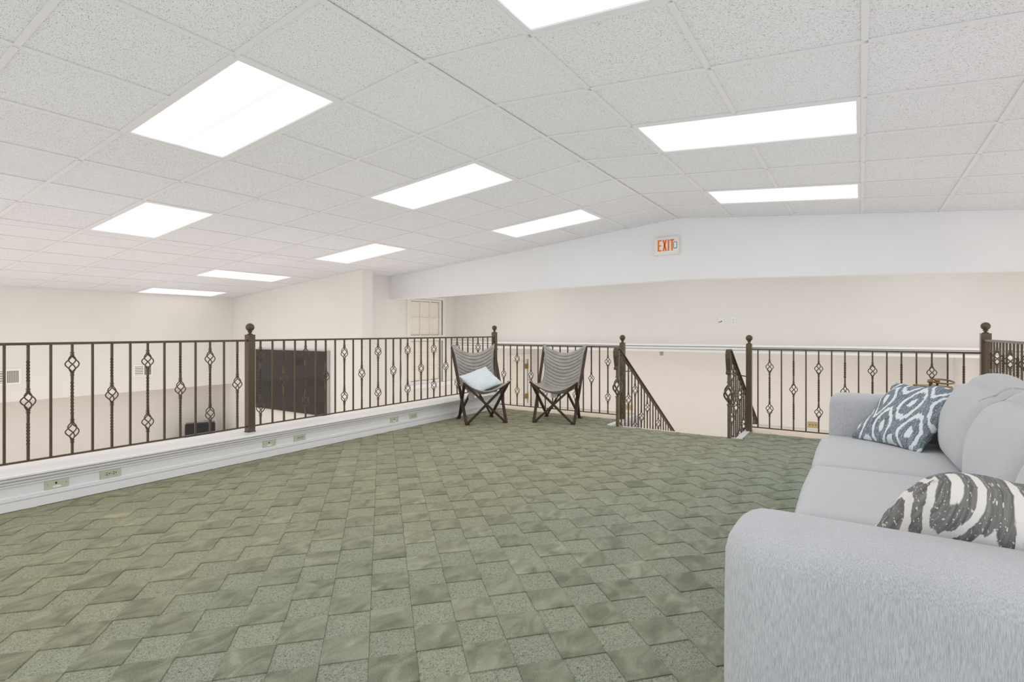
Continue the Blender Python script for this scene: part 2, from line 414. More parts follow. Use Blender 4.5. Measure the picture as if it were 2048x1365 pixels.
for side in (-1, 1):
    nj = 14 if side < 0 else 14
    for j in range(nj):
        for k in range(-10, 8):
            if (side, j, k) in taken: continue
            for (x0, x1, y0, y1) in regions:
                da, db = sorted(((x0-XR)*side/CS, (x1-XR)*side/CS))
                a, b = max(j*T, da, 0), min((j+1)*T, db); c, d = max(Y0+k*T, y0), min(Y0+(k+1)*T, y1)
                if b-a < .03 or d-c < .03: continue
                dist, y = (a+b)/2, (c+d)/2; x = XR+side*dist*CS
                ps = [proj(XR+side*u*CS, v, zc(XR+side*u*CS)) for u in (a, b) for v in (c, d)]
                ps = [p for p in ps if p]
                vis = any(-5 < p[0] < 2053 and -5 < p[1] < 700 for p in ps)
                if len(ps) == 4 and vis:
                    area = (max(p[0] for p in ps)-min(p[0] for p in ps))*(max(p[1] for p in ps)-min(p[1] for p in ps))
                else: area = 1e5 if vis else 0
                tiles.append((area, side, dist, y, b-a-.008, d-c-.008))
tiles.sort(key=lambda t: -t[0])
rest = bmesh.new()
for n, (area, side, dist, y, dx, dy) in enumerate(tiles):
    if area > 0 and n < 295:
        o = bpy.data.objects.new('ceiling_tile', tile_mesh(dx, dy)); C.objects.link(o); slope_obj(o, side, dist, y); o.parent = ceil
    else:
        vs = box(rest, -dx/2, dx/2, -dy/2, dy/2, .0045, .02); x = XR+side*dist*CS
        mt = Matrix.Translation((x, y, zc(x))) @ Matrix.Rotation(side*SL, 4, 'Y')
        bmesh.ops.transform(rest, matrix=mt, verts=vs)
ro = finish('ceiling_tile_field', rest, M['tile'], ceil); ro['kind'] = 'stuff'
# T-bars: runners along Y, cross bars down the slope
def gb(name, side, d0, d1, y0, y1):
    bm = bmesh.new(); wd, ln = d1-d0, y1-y0
    box(bm, -wd/2, wd/2, -ln/2, ln/2, -.002, .004)
    o = finish(name, bm, M['bar'], ceil); slope_obj(o, side, (d0+d1)/2, (y0+y1)/2); return o
hb = .0125
for side in (-1, 1):
    for j in range(1, 14):
        d = j*T; x = XR+side*d*CS
        if x < XL+.02 or x > XRT-.02: continue
        yend = YW if x < -6.25 else YB; a = YREAR
        for (sd, j0, j1, k0, k1) in sorted(LIT, key=lambda t: t[3]):
            if sd == side and j0 < j < j1:
                if Y0+k0*T-a > .05: gb('runner_bar', side, d-hb, d+hb, a, Y0+k0*T)
                a = max(a, Y0+k1*T)
        if yend-a > .05: gb('runner_bar', side, d-hb, d+hb, a, yend)
    for k in range(-9, 8):
        y = Y0+k*T
        dmax = (XR-XL)/CS if side < 0 else (XRT-XR)/CS
        if side < 0 and y > YW: dmax = (XR+6.25)/CS
        # leave lights free: split into spans
        spans = []; a = .0
        for (sd, j0, j1, k0, k1) in sorted(LIT, key=lambda t: t[1]):
            if sd == side and k0 < k < k1: spans.append((a, j0*T)); a = j1*T
        spans.append((a, dmax))
        for a, b in spans:
            if b-a > .05: gb('cross_bar', side, a, b, y-hb, y+hb)
# ridge bar
bm = bmesh.new(); box(bm, -.014, .014, YREAR, YB, -.006, .0); rb = finish('ridge_bar', bm, M['bar'], ceil); rb.location = (XR, 0, ZR)
# light troffers
LN = {(-1, 1, -1): 'big ceiling light over the carpet at the upper left, nearest on the left slope',
      (-1, 1, 2): 'ceiling light on the left slope above the middle of the railing, second from the camera',
      (-1, 1, 5): 'ceiling light on the left slope just in front of the white beam',
      (-1, 5, 0): 'warm ceiling light over the lower hall, nearest of its row',
      (-1, 5, 4): 'ceiling light over the lower hall just before the cream wall',
      (-1, 9, 3): 'slim ceiling light lying lengthwise near the far cream corner, inner of two',
      (-1, 12, 3): 'slim ceiling light closest to the left wall of the lower hall',
      (1, 1, -1): 'ceiling light cut by the top edge of the picture, next to the ridge',
      (1, 1, 2): 'long ceiling light on the right slope, second from the beam',
      (1, 1, 5): 'ceiling light on the right slope closest to the beam and exit sign'}
for sd, j0, j1, k0, k1 in LIT:
    dx, dy = (j1-j0)*T, (k1-k0)*T; dist = (j0+j1)/2*T; y = Y0+(k0+k1)/2*T
    lab = LN.get((sd, j0, k0))
    if not lab:
        lab = 'ceiling light on the %s slope, %s of the ridge, %s metres behind the picture' % ('left' if sd < 0 else 'right', 'next' if j0 == 1 else ('well clear' if j0 < 8 else ('far out' if j0 < 11 else 'farthest out')), ('one', 'two', 'three', 'four', 'five', 'six')[min(5, max(0, int(1.5-(Y0+k0*T))))]) if k0 < -1 else 'ceiling light on the right slope outside the right picture edge'
    t = thing('ceiling_light', lab, 'ceiling light', group='recessed fluorescent ceiling lights')
    slope_obj(t, sd, dist, y)
    ix, iy = dx/2-.013, dy/2-.013; fr = .020
    boxes('light_frame', [(-ix, ix, -iy, -iy+fr, -.001, .03), (-ix, ix, iy-fr, iy, -.001, .03), (-ix, -ix+fr, -iy+fr, iy-fr, -.001, .03), (ix-fr, ix, -iy+fr, iy-fr, -.001, .03),
                          (-ix, ix, -iy, iy, .03, .06)], M['bar'], t)
    bm = bmesh.new(); rot = dy > dx
    hx, hy = (iy-fr, ix-fr) if rot else (ix-fr, iy-fr)
    box(bm, -hx, hx, -hy, hy, .006, .012)
    d = finish('diffuser', bm, M['lamp_warm'] if sd < 0 and j0 >= 5 else M['lamp_cool'], t)
    if rot: d.rotation_euler = (0, 0, math.pi/2)
    d['label'] = 'glowing white prismatic lens'

# walls --------------------------------------------------------------------
def wz(x0, x1, zb, dz=.1):
    p = [(x0, zb), (x1, zb), (x1, zc(x1)+dz)]
    if x0 < XR < x1: p.append((XR, ZR+dz))
    return p+[(x0, zc(x0)+dz)]
struct(prism('wall_hall_far', wz(XL-.69, -6.25, ZL), YW, 5.64, M['wall']), 'cream wall at the far end of the lower hall')
struct(boxes('wall_left', [(XL-.69, XL, YREAR, YW, .13, 1.95)], M['wall']), 'cream upper left wall hanging over the recessed lower wall')
struct(boxes('wall_left_lower', [(XL-.69, XL-.59, YREAR, YW, ZL, .13)], M['wall']), 'recessed lower left wall of the hall')
# header beam
def bz(x): return 1.712-(.0165 if x < XR else .0265)*abs(x-XR)
struct(prism('wall_header', [(-6.57, bz(-6.57)), (XR+.08, bz(XR)), (XRT, bz(XRT)), (XRT, zc(XRT)+.1), (XR, ZR+.1), (-6.57, zc(-6.57)+.1)], YB, YB+.14, M['white_wall']),
       'deep white header beam under the ceiling gable')
# window wall in pieces around window_1 and door_1
WX = -6.57; wy0, wy1, wz0, wz1 = 6.76, 7.64, .16, 1.68
dy0, dy1, dz1 = 9.92, 10.80, .505
struct(boxes('wall_side', [(WX-.12, WX, 5.64, wy0, ZL, 2.1), (WX-.12, WX, wy1, dy0, ZL, 2.1), (WX-.12, WX, wy0, wy1, ZL, wz0), (WX-.12, WX, wy0, wy1, wz1, 2.1),
                           (WX-.12, WX, dy0, dy1, dz1, 2.1), (WX-.12, WX, dy1, YLOW, ZL, 2.1)], M['wall']), 'cream side wall with the tall window')
struct(prism('wall_back', wz(WX, XRT, .80), YU, YU+.12, M['wall']), 'cream upper wall behind the stair')
struct(boxes('ceiling_lower', [(WX, XRT, YU+.12, YLOW, .80, .9)], M['white_wall']))
struct(boxes('wall_back_lower', [(WX-.12, XRT, YLOW, YLOW+.1, ZL, .9)], M['wall']), 'cream lower wall far beyond the stairs')
struct(boxes('wall_lower_return', [(1.23, 1.35, YU+.14, YLOW, ZL, .80)], M['wall']))
struct(boxes('trim_5', [(1.16, 1.23, YLOW-.03, YLOW, ZL, .78), (1.20, 1.23, YLOW-.12, YLOW-.03, ZL, .78)], M['trim']))
struct(boxes('wall_right', [(XRT, XRT+.1, YREAR, YU, ZL, .2), (XRT, XRT+.1, YREAR, YU, 1.6, 2.6)]+[(XRT, XRT+.1, y, y+.25, .2, 1.6) for y in (-4, -1.2, 1.6, 4.4, 7.2)], M['white_wall']))  # openings added to this unseen wall to let in fill daylight
struct(boxes('wall_rear', [(XL-.69, XRT, YREAR-.15, YREAR, ZL, -.6), (XL-.69, XRT, YREAR-.15, YREAR, 2.05, 2.7)]+[(x, x+.18, YREAR-.15, YREAR, -.6, 2.05) for x in (-10.4, -7.2, -4.4, -1.6, 1.2, 4.0, 5.97)], M['white_wall']))  # wide gaps added behind the camera so daylight brightens the ceiling
# chair-rail mouldings
struct(boxes('trim_1', [(WX, XRT, YU-.035, YU, .795, .830), (WX, XRT, YU-.055, YU-.0, .842, .872), (WX, XRT, YU-.085, YU, .884, .912), (WX, XRT, YU-.01, YU, .83, .884)], M['sill']), 'white chair rail moulding along the back wall')
struct(boxes('trim_2', [(WX, WX+.03, 6.66, 7.98, .085, .135), (WX, WX+.05, 6.66, 7.98, .135, .155)], M['trim']), 'white sill moulding below the tall window')

# knee wall ------------------------------------------------------------------
KW0, KW1 = YREAR, 6.33
kw = struct(boxes('wall_knee', [(EX-.27, EX, KW0, KW1, -.012, .205)], M['white_wall']), 'low white knee wall under the left railing')
def molding(name, prof, mat, x, y0, y1, sgn=1):
    bm = bmesh.new()
    a = [bm.verts.new((x+sgn*px, y0, z)) for px, z in prof]; b = [bm.verts.new((x+sgn*px, y1, z)) for px, z in prof]
    bm.faces.new(a); bm.faces.new(b[::-1])
    for i in range(len(a)): bm.faces.new((a[i], b[i], b[(i+1) % len(a)], a[(i+1) % len(a)]))
    bmesh.ops.recalc_face_normals(bm, faces=bm.faces); return finish(name, bm, mat)
struct(molding('baseboard_left', [(0, .0), (.022, .0), (.022, .053), (.006, .0545), (.006, .058), (.019, .0595), (.019, .072), (.005, .0735), (.005, .0765), (.010, .078), (.004, .084), (0, .084)], M['trim'], EX, KW0, KW1), 'white baseboard of the knee wall')
struct(molding('trim_3', [(0, .146), (.012, .146), (.014, .157), (.004, .1585), (.004, .162), (.022, .1635), (.026, .176), (.008, .178), (.008, .182), (.034, .184), (.038, .194), (.036, .1985), (.014, .2), (.014, .205), (0, .205)], M['trim'], EX, KW0, KW1), 'stepped white moulding under the knee wall cap')
struct(molding('trim_4', [(-.29, .205), (.048, .205), (.054, .209), (.054, .219), (.048, .225), (-.29, .225)], M['sill'], EX, KW0, KW1), 'smooth white cap of the knee wall')
# right knee wall (beside the sofa, mostly hidden)
struct(boxes('wall_knee_right', [(.90, 1.17, KW0, 6.33, -.012, .205), (.86, 1.19, KW0, 6.33, .205, .225)], M['white_wall']), 'low knee wall behind the sofa')

# tall window ------------------------------------------------------------------
win = struct(boxes('window_1', [(WX-.10, WX-.085, wy0, wy1, wz0, wz1)], M['wall'])); win['label'] = 'tall white window with small panes in the side wall'
def fr(name, bs, mat, p): return boxes(name, bs, mat, p)
fr('window_frame', [(WX-.02, WX+.022, wy0-.06, wy0, wz0-.0, wz1+.05), (WX-.02, WX+.022, wy1, wy1+.06, wz0, wz1+.05), (WX-.02, WX+.022, wy0, wy1, wz1, wz1+.05),
                    (WX+.022, WX+.03, wy0-.02, wy0-.005, wz0, wz1+.02), (WX+.022, WX+.03, wy1+.005, wy1+.02, wz0, wz1+.02)], M['cream_trim'], win)
fr('middle_rail', [(WX-.06, WX+.01, wy0, wy1, .93, 1.03), (WX-.06, WX+.03, wy0, wy1, .965, .99)], M['cream_trim'], win)
cols = [wy0+.06+i*((wy1-wy0-.12)/3) for i in range(4)]
fr('stile', [(WX-.06, WX-.015, wy0, cols[0], wz0, wz1)], M['cream_trim'], win); fr('stile', [(WX-.06, WX-.015, cols[3], wy1, wz0, wz1)], M['cream_trim'], win)
fr('rail_top', [(WX-.06, WX-.015, cols[0], cols[3], 1.64, wz1)], M['cream_trim'], win); fr('rail_bottom', [(WX-.06, WX-.015, cols[0], cols[3], wz0, wz0+.05)], M['cream_trim'], win)
rows_u = [1.03, 1.335, 1.64]; rows_l = [wz0+.05, .45, .69, .93]
for rows in (rows_u, rows_l):
    for r in rows[1:-1]: fr('muntin', [(WX-.05, WX-.02, cols[0], cols[3], r-.008, r+.008)], M['cream_trim'], win)
    for cc in cols[1:3]: fr('muntin', [(WX-.049, WX-.021, cc-.008, cc+.008, rows[0], rows[-1])], M['cream_trim'], win)
    for a, b in zip(rows, rows[1:]):
        for c0, c1 in zip(cols, cols[1:]): fr('pane', [(WX-.050, WX-.044, c0+.008, c1-.008, a+.008, b-.008)], M['pane'], win)
# lower door ---------------------------------------------------------------
door = struct(boxes('door_1', [(WX-.08, WX-.04, dy0, dy1, ZL, dz1), (WX-.04, WX-.028, 10.66, dy1, ZL, dz1)], M['cream_trim'])); door['label'] = 'white lower door with glass panes and brass hinges'
fr('door_casing', [(WX, WX+.02, dy0-.07, dy0+.07, ZL, dz1+.06), (WX, WX+.02, 10.72, 10.86, ZL, dz1+.06), (WX, WX+.02, dy0+.07, 10.72, dz1-.06, dz1+.06)], M['cream_trim'], door)
for i in range(5):
    for j in range(2):
        z1 = .40-i*.305; y0 = dy0+.17+j*.22
        fr('pane', [(WX-.042, WX-.036, y0, y0+.20, z1-.285, z1)], M['pane'], door)
for z in (.277, -.427, -1.1): fr('hinge', [(WX-.03, WX+.006, 10.64, 10.72, z-.055, z+.055)], M['brass'], door)['label'] = 'brass hinge'

# ------------------------------------------------------------------ railings
def sq(bm, zs, hw, tw):
    """square bar of half width hw whose section turns by tw(z)"""
    rings = []
    for z in zs:
        t = tw(z)+math.pi/4; h = hw*math.sqrt(2)
        rings.append([bm.verts.new((h*math.cos(t+k*math.pi/2), h*math.sin(t+k*math.pi/2), z)) for k in range(4)])
    for a, b in zip(rings, rings[1:]):
        for k in range(4): bm.faces.new((a[k], a[(k+1) % 4], b[(k+1) % 4], b[k]))
    bm.faces.new(rings[0][::-1]); bm.faces.new(rings[-1])
def collar(bm, z, hw=.0095, h=.009): box(bm, -hw, hw, -hw, hw, z-h/2, z+h/2)
HW = .0066
def shaft_mesh(L, kind):
    """kind: plain, single, double.  baskets are left open"""
    bm = bmesh.new()
    def seg(z0, z1, t0=None, t1=None, turns=2.5):
        if t0 is None: sq(bm, [z0, z1], HW, lambda z: 0); return
        n = 26; zs = [z0]+[t0+(t1-t0)*i/n for i in range(n+1)]+[z1]
        sq(bm, zs, HW*1.08, lambda z: 0 if z <= t0 else (turns*math.pi*2*min(1, (z-t0)/(t1-t0))))
    mid = L/2+.01; bh = .067
    if kind == 'plain': seg(0, L)
    elif kind == 'single':
        seg(0, mid-bh, L*.13, L*.33, 1.75); seg(mid+bh, L, L*.68, L*.87, 1.75)
        for z in (mid-bh-.008, mid-bh+.006, mid+bh-.006, mid+bh+.008): collar(bm, z)
    elif kind == 'twist': seg(0, L, L*.1, L*.9, 6)
    else:
        a, b = mid-.226, mid+.226
        seg(0, a-bh); seg(a+bh, b-bh, a+bh+.045, b-bh-.045, 2.5); seg(b+bh, L)
        for c in (a, b):
            for z in (c-bh-.008, c-bh+.006, c+bh-.006, c+bh+.008): collar(bm, z)
    me = bpy.data.meshes.new('baluster'); bm.to_mesh(me); bm.free(); me.materials.append(M['bronze']); return me
def basket_mesh(h, r, wr, turns=.55, n=12, ns=5, mat='bronze', name='scroll_basket', wires=4):
    bm = bmesh.new()
    for q in range(wires):
        pts = []
        for i in range(n+1):
            u = i/n; rr = r*max(.10, math.sin(math.pi*u)**1.35); a = q*2*math.pi/wires+turns*2*math.pi*(u-.5)
            pts.append((rr*math.cos(a), rr*math.sin(a), (u-.5)*h))
        tube(bm, pts, wr, ns)
    me = bpy.data.meshes.new(name); bm.to_mesh(me); bm.free(); me.materials.append(M[mat]); me.shade_smooth(); return me
BASKET = basket_mesh(.132, .037, .0042)
SHAFTS = {}
def baluster(parent, x, y, z, L, kind, rz=0):
    key = (round(L, 3), kind)
    if key not in SHAFTS: SHAFTS[key] = shaft_mesh(L, kind)
    o = bpy.data.objects.new('baluster', SHAFTS[key]); C.objects.link(o); o.parent = parent; o.location = (x, y, z); o.rotation_euler = (0, 0, rz)
    mid = L/2+.01
    for c in {'plain': (), 'twist': (), 'single': (mid,), 'double': (mid-.226, mid+.226)}[kind]:
        b = bpy.data.objects.new('scroll_basket', BASKET); C.objects.link(b); b.parent = o; b.location = (0, 0, c)
        b.rotation_euler = (0, 0, random.uniform(-.25, .25))
    return o
def rail_run(name, label, axis, fixed, a, b, ztop, zbot, bals):
    """axis 'y' or 'x': the run goes from a to b along it"""
    t = thing(name, label, 'railing', (fixed, (a+b)/2, zbot) if axis == 'y' else ((a+b)/2, fixed, zbot), group='wrought iron railings')
    hl = (b-a)/2; m0 = (a+b)/2
    def hrail(nm, z, hw, hh):
        bm = bmesh.new()
        if axis == 'y': box(bm, -hw, hw, -hl, hl, z-hh, z+hh)
        else: box(bm, -hl, hl, -hw, hw, z-hh, z+hh)
        bmesh.ops.bevel(bm, geom=list(bm.edges), offset=min(hw, hh)*.35, segments=2, affect='EDGES'); return finish(nm, bm, M['bronze'], t)
    hrail('top_rail', ztop-zbot, .021, .0085); hrail('bottom_rail', 0, .0115, .0055)
    for p, kind in bals:
        o = (0, p-m0) if axis == 'y' else (p-m0, 0)
        baluster(t, o[0], o[1], .0055, ztop-zbot-.014, kind)
    return t
def post(label, x, y, zb, ztop, hw=.03, rz=0):
    t = thing('railing_post', label, 'post', (x, y, zb), rz, group='square iron posts with ball finials')
    bm = bmesh.new(); box(bm, -hw, hw, -hw, hw, 0, ztop-zb); box(bm, -hw-.004, hw+.004, -hw-.004, hw+.004, 0, .006)
    finish('shaft', bm, M['bronze'], t)
    h = ztop-zb; pr = [(.024, h), (.024, h+.006), (.012, h+.010), (.012, h+.018), (.021, h+.021), (.021, h+.026), (.014, h+.030)]
    r = .036; c = h+.030+r*.92
    pr += [(r*math.cos(a), c+r*math.sin(a)) for a in [math.radians(v) for v in range(-64, 90, 11)]]+[(.001, c+r)]
    bm = bmesh.new(); lathe(bm, pr, n=22); finish('ball_finial', bm, M['bronze'], t, True)['label'] = 'round ball finial'
    return t
LX = -4.45; PAT = ['double', 'plain', 'single', 'plain']
zt, zb = 1.02, .272
b1 = [(1.033+.1137*(i-10), PAT[(i-10+1) % 4]) for i in range(0, 24)]
# order measured in the picture: plain, single, plain, double ...
b1 = [(1.033+.1137*n, ['plain', 'single', 'plain', 'double'][n % 4]) for n in range(-8, 14)]
rail_run('railing', 'iron railing run on the knee wall nearest the camera at left', 'y', LX, 0.02, 2.592, zt, zb, [p for p in b1 if .05 < p[0] < 2.56])
b2 = []
for n in range(33):
    y = 2.721+.1145*n
    if y > 6.29: break
    kind = ['double', 'plain', 'single', 'plain'][n % 4] if n < 15 else (['twist', 'double', 'plain', 'single', 'plain', 'double', 'plain', 'single', 'plain', 'double', 'plain', 'single', 'plain', 'double', 'plain', 'plain', 'plain'][min(n-15, 16)])
    b2.append((y, kind))
rail_run('railing', 'iron railing run on the knee wall from its middle post to the corner', 'y', LX, 2.656, 6.293, zt, zb, b2)
post('tall iron post halfway along the knee wall railing', LX, 2.624, .225, 1.072, .0305)
post('tall iron post in the railing corner behind the chairs', LX, 6.325, .225, 1.087, .03)
b3 = [(-4.283+.1142*n, ['single', 'plain', 'double', 'plain'][n % 4]) for n in range(15)]
rail_run('railing', 'lower iron railing run behind the two butterfly chairs', 'x', YB, LX+.032, -2.5195, .905, .052, b3)
b4 = [(-.934+.1149*n, ['plain', 'double', 'plain', 'single'][n % 4]) for n in range(16)]
rail_run('railing', 'iron railing run from the stair post to the sofa corner', 'x', YB, -.993, .902, .905, .052, b4)
post('iron post at the left side of the stair opening', -2.489, YB, 0, .957, .0285)
post('iron post at the right side of the stair opening', -1.023, YB, 0, .962, .0285)
post('stout iron post at the corner behind the sofa', .94, YB, .225, 1.083, .036)
b5 = [(6.185-.1145*n, ['plain', 'single', 'plain', 'double'][n % 4]) for n in range(40)]
b5 = [p for p in b5 if p[0] > 3.0]
rail_run('railing', 'iron railing run behind the sofa, cut by the right picture edge', 'y', .94, 2.96, 6.282, zt, zb, b5)
post('iron post behind the sofa, hidden by its cushions', .94, 2.92, .225, 1.08, .03)

# stair handrails --------------------------------------------------------------
BIG = basket_mesh(.225, .054, .0095, .42, 18, 8, 'newel', wires=5)
def stair_rail(label, x, slope, br_side, run, y0=SY+.02):
    t = thing('stair_handrail', label, 'handrail', (x, y0, 0), group='iron stair handrails')
    zt = .905
    path = []
    # scroll end, hanging tongue, crest, then the slope
    for i in range(9):
        a = math.radians(-90-i*30); path.append((0, -.075+.013*math.cos(a)+.0, .672+.013*math.sin(a)))
    path = path[::-1]
    path += [(0, -.070, .70), (0, -.088, .76), (0, -.105, .82), (0, -.108, .865), (0, -.095, .893), (0, -.07, .908), (0, -.035, .911), (0, 0, .902)]
    for i in range(1, 12): path.append((0, run*i/11, .902-.004-run*i/11*slope))
    bm = bmesh.new(); ribbon(bm, path, (.046, 0, 0), .012); finish('handrail', bm, M['bronze'], t)
    bm = bmesh.new(); ribbon(bm, [(0, .03, .865-.03*slope), (0, run, .865-run*slope)], (.022, 0, 0), .008); finish('under_rail', bm, M['bronze'], t)
    bm = bmesh.new(); bar(bm, (0, .0, .045), (0, run, .045-run*slope), .022, .010, (0, 0, 1)); finish('bottom_rail', bm, M['bronze'], t)
    # newel
    bm = bmesh.new(); z0, z1 = .345, .565
    sq(bm, [0, z0], .0165, lambda z: 0)
    for z in (z0-.012, z0): box(bm, -.021, .021, -.021, .021, z-.004, z+.004)
    o = finish('newel', bm, M['newel'], t); o.location = (0, -.03, 0)
    bm = bmesh.new(); sq(bm, [z1, .88], .0165, lambda z: 0)
    for z in (z1, z1+.012): box(bm, -.021, .021, -.021, .021, z-.004, z+.004)
    finish('newel_top', bm, M['newel'], t).location = (0, -.03, 0)
    b = bpy.data.objects.new('newel_basket', BIG); C.objects.link(b); b.parent = o; b.location = (0, 0, (z0+z1)/2); b['label'] = 'large twisted iron basket'
    n = int((run-.06)/.1137)
    for i in range(n):
        y = .083+i*.1137; k = ['double', 'plain', 'single', 'plain'][i % 4]
        baluster(t, 0, y, .05-y*slope, .805, k)
    bm = bmesh.new(); yb = YB-y0; tube(bm, [(br_side*.0, yb+.08, .60), (br_side*.03, yb+.05, .605), (br_side*.11, yb, .60)], .006, 8); finish('bracket', bm, M['bronze'], t)
    return t
stair_rail('iron handrail on the left side of the stair, running down to the right', -2.354, .60, -1, 2.30)
stair_rail('iron handrail on the right side of the stair, partly behind the post', -1.133, .575, 1, 2.30)

# ------------------------------------------------------------------ butterfly chairs
def catmull(ps, n):
    out = []; P = [ps[0]]+ps+[ps[-1]]
    for i in range(1, len(P)-2):
        for k in range(n):
            t = k/n; a, b, c, d = (Vector(P[i+q]) for q in (-1, 0, 1, 2))
            out.append(.5*((2*b)+(-a+c)*t+(2*a-5*b+4*c-d)*t*t+(-a+3*b-3*c+d)*t**3))
    out.append(Vector(ps[-1])); return out
def resample(ps, n):
    L = [0]
    for a, b in zip(ps, ps[1:]): L.append(L[-1]+(b-a).length)
    out = []; j = 0
    for i in range(n+1):
        s = L[-1]*i/n
        while j < len(ps)-2 and L[j+1] < s: j += 1
        f = (s-L[j])/max(1e-9, L[j+1]-L[j]); out.append(ps[j].lerp(ps[j+1], min(1, max(0, f))))
    return out
def sling_bm():
    # local frame: +Y is the front of the chair, X to the sitter's right seen from the front as left
    edge = [(.285, -.33, .935), (.262, -.300, .84), (.243, -.262, .70), (.238, -.215, .57), (.240, -.13, .475), (.262, .02, .445), (.290, .17, .475), (.305, .285, .525)]
    cent = [(0, -.335, .815), (0, -.31, .74), (0, -.28, .63), (0, -.235, .50), (0, -.15, .385), (0, -.02, .335), (0, .13, .345), (0, .255, .385)]
    NV, NU = 160, 28
    E = resample(catmull(edge, 10), NV); K = resample(catmull(cent, 10), NV)
    bm = bmesh.new(); uvl = bm.loops.layers.uv.new('UVMap'); grid = []
    for j in range(NV+1):
        v = j/NV; e, c = E[j], K[j]; row = []
        for i in range(NU+1):
            u = -1+2*i/NU; w = abs(u)**1.9
            p = Vector((e.x*u, c.y+(e.y-c.y)*w, c.z+(e.z-c.z)*w))
            rib = abs(math.sin(math.pi*v*20)); am = .0115*(1-abs(u)**10)
            t = ((E[min(j+1, NV)]-E[max(j-1, 0)]).lerp(K[min(j+1, NV)]-K[max(j-1, 0)], 1-w)).normalized()
            nrm = Vector((1, 0, 0)).cross(t).normalized()
            if nrm.z < 0 and v > .5 or (v <= .5 and nrm.y < 0): nrm = -nrm
            p += nrm*am*(rib**.6)
            row.append((p, nrm, u*.5+.5, v))
        grid.append(row)
    top = [[bm.verts.new(q[0]+q[1]*.002) for q in r] for r in grid]; bot = [[bm.verts.new(q[0]-q[1]*.006) for q in r] for r in grid]
    def quad(a, b, c, d, uvs):
        f = bm.faces.new((a, b, c, d)); f.smooth = True
        for l, uvv in zip(f.loops, uvs): l[uvl].uv = uvv
    for j in range(NV):
        for i in range(NU):
            uvs = [grid[j][i][2:], grid[j][i+1][2:], grid[j+1][i+1][2:], grid[j+1][i][2:]]
            quad(top[j][i], top[j][i+1], top[j+1][i+1], top[j+1][i], uvs)
            quad(bot[j+1][i], bot[j+1][i+1], bot[j][i+1], bot[j][i], [(u, .012) for u, v in uvs])
    def side(a, b): 
        for k in range(len(a)-1): quad(a[k], b[k], b[k+1], a[k+1], [(.5, .012)]*4)
    side(top[0], bot[0]); side(bot[NV], top[NV]); side([r[0] for r in bot], [r[0] for r in top]); side([r[NU] for r in top], [r[NU] for r in bot])
    bmesh.ops.recalc_face_normals(bm, faces=bm.faces)
    return bm, E, K
def butterfly(label, loc, rz):
    t = thing('butterfly_chair', label, 'chair', loc, rz, group='quilted butterfly chairs by the railing')
    bm, E, K = sling_bm(); sl = finish('sling', bm, M['sling'], t)
    sl['label'] = 'grey quilted sling with cross ribs'
    # piping all round the sling
    bm = bmesh.new()
    for s in (-1, 1): tube(bm, [Vector((p.x*s, p.y, p.z)) for p in E[::4]], .0052, 6)
    for Ee, Kk in ((E[0], K[0]), (E[-1], K[-1])):
        pts = []
        for i in range(25):
            u = -1+2*i/24; w = abs(u)**1.9; pts.append((Ee.x*u, Kk.y+(Ee.y-Kk.y)*w, Kk.z+(Ee.z-Kk.z)*w))
        tube(bm, pts, .0055, 6)
    finish('piping', bm, M['sling'], sl, True)
    F = {'FL': (-.235, .245, .008), 'FR': (.235, .245, .008), 'RL': (-.22, -.245, .008), 'RR': (.22, -.245, .008)}
    tip = {'SL': (-.288, .262, .495), 'SR': (.288, .262, .495), 'BL': (-.268, -.345, .895), 'BR': (.268, -.345, .895)}
    mid_off = .012
    def leg(a, b, off):
        bm = bmesh.new(); A = Vector(a)+Vector(off); B = Vector(b)+Vector(off)
        bar(bm, A, B, .033, .025); bmesh.ops.bevel(bm, geom=list(bm.edges), offset=.004, segments=2, affect='EDGES')
        finish('leg', bm, M['walnut'], t)
    leg(F['FL'], tip['SR'], (0, mid_off, 0)); leg(F['FR'], tip['SL'], (0, -mid_off, 0))
    leg(F['RL'], tip['BR'], (0, mid_off, 0)); leg(F['RR'], tip['BL'], (0, -mid_off, 0))
    leg(F['FL'], tip['BL'], (-mid_off, 0, 0)); leg(F['RL'], tip['SL'], (mid_off, 0, 0))
    leg(F['FR'], tip['BR'], (mid_off, 0, 0)); leg(F['RR'], tip['SR'], (-mid_off, 0, 0))
    for k, (x, y, z) in F.items():
        bm = bmesh.new(); box(bm, x-.026, x+.026, y-.026, y+.026, 0, .014); bmesh.ops.bevel(bm, geom=list(bm.edges), offset=.004, segments=2, affect='EDGES'); finish('foot', bm, M['walnut'], t)
    bm = bmesh.new(); box(bm, .045, .125, -.115, -.11, .262, .36); f = finish('fabric_flap', bm, M['slipsole'], t); f['label'] = 'pale cloth flap under the seat'
    return t
CH2 = (-3.125, 5.82, 0); CH1 = (-3.915, 5.27, 0)
butterfly('empty butterfly chair with grey quilted sling, right of the pair', CH2, math.atan2(-.97, .25)-math.pi/2)
butterfly('butterfly chair with grey quilted sling holding the pale blue cushion', CH1, math.atan2(-.60, .80)-math.pi/2)

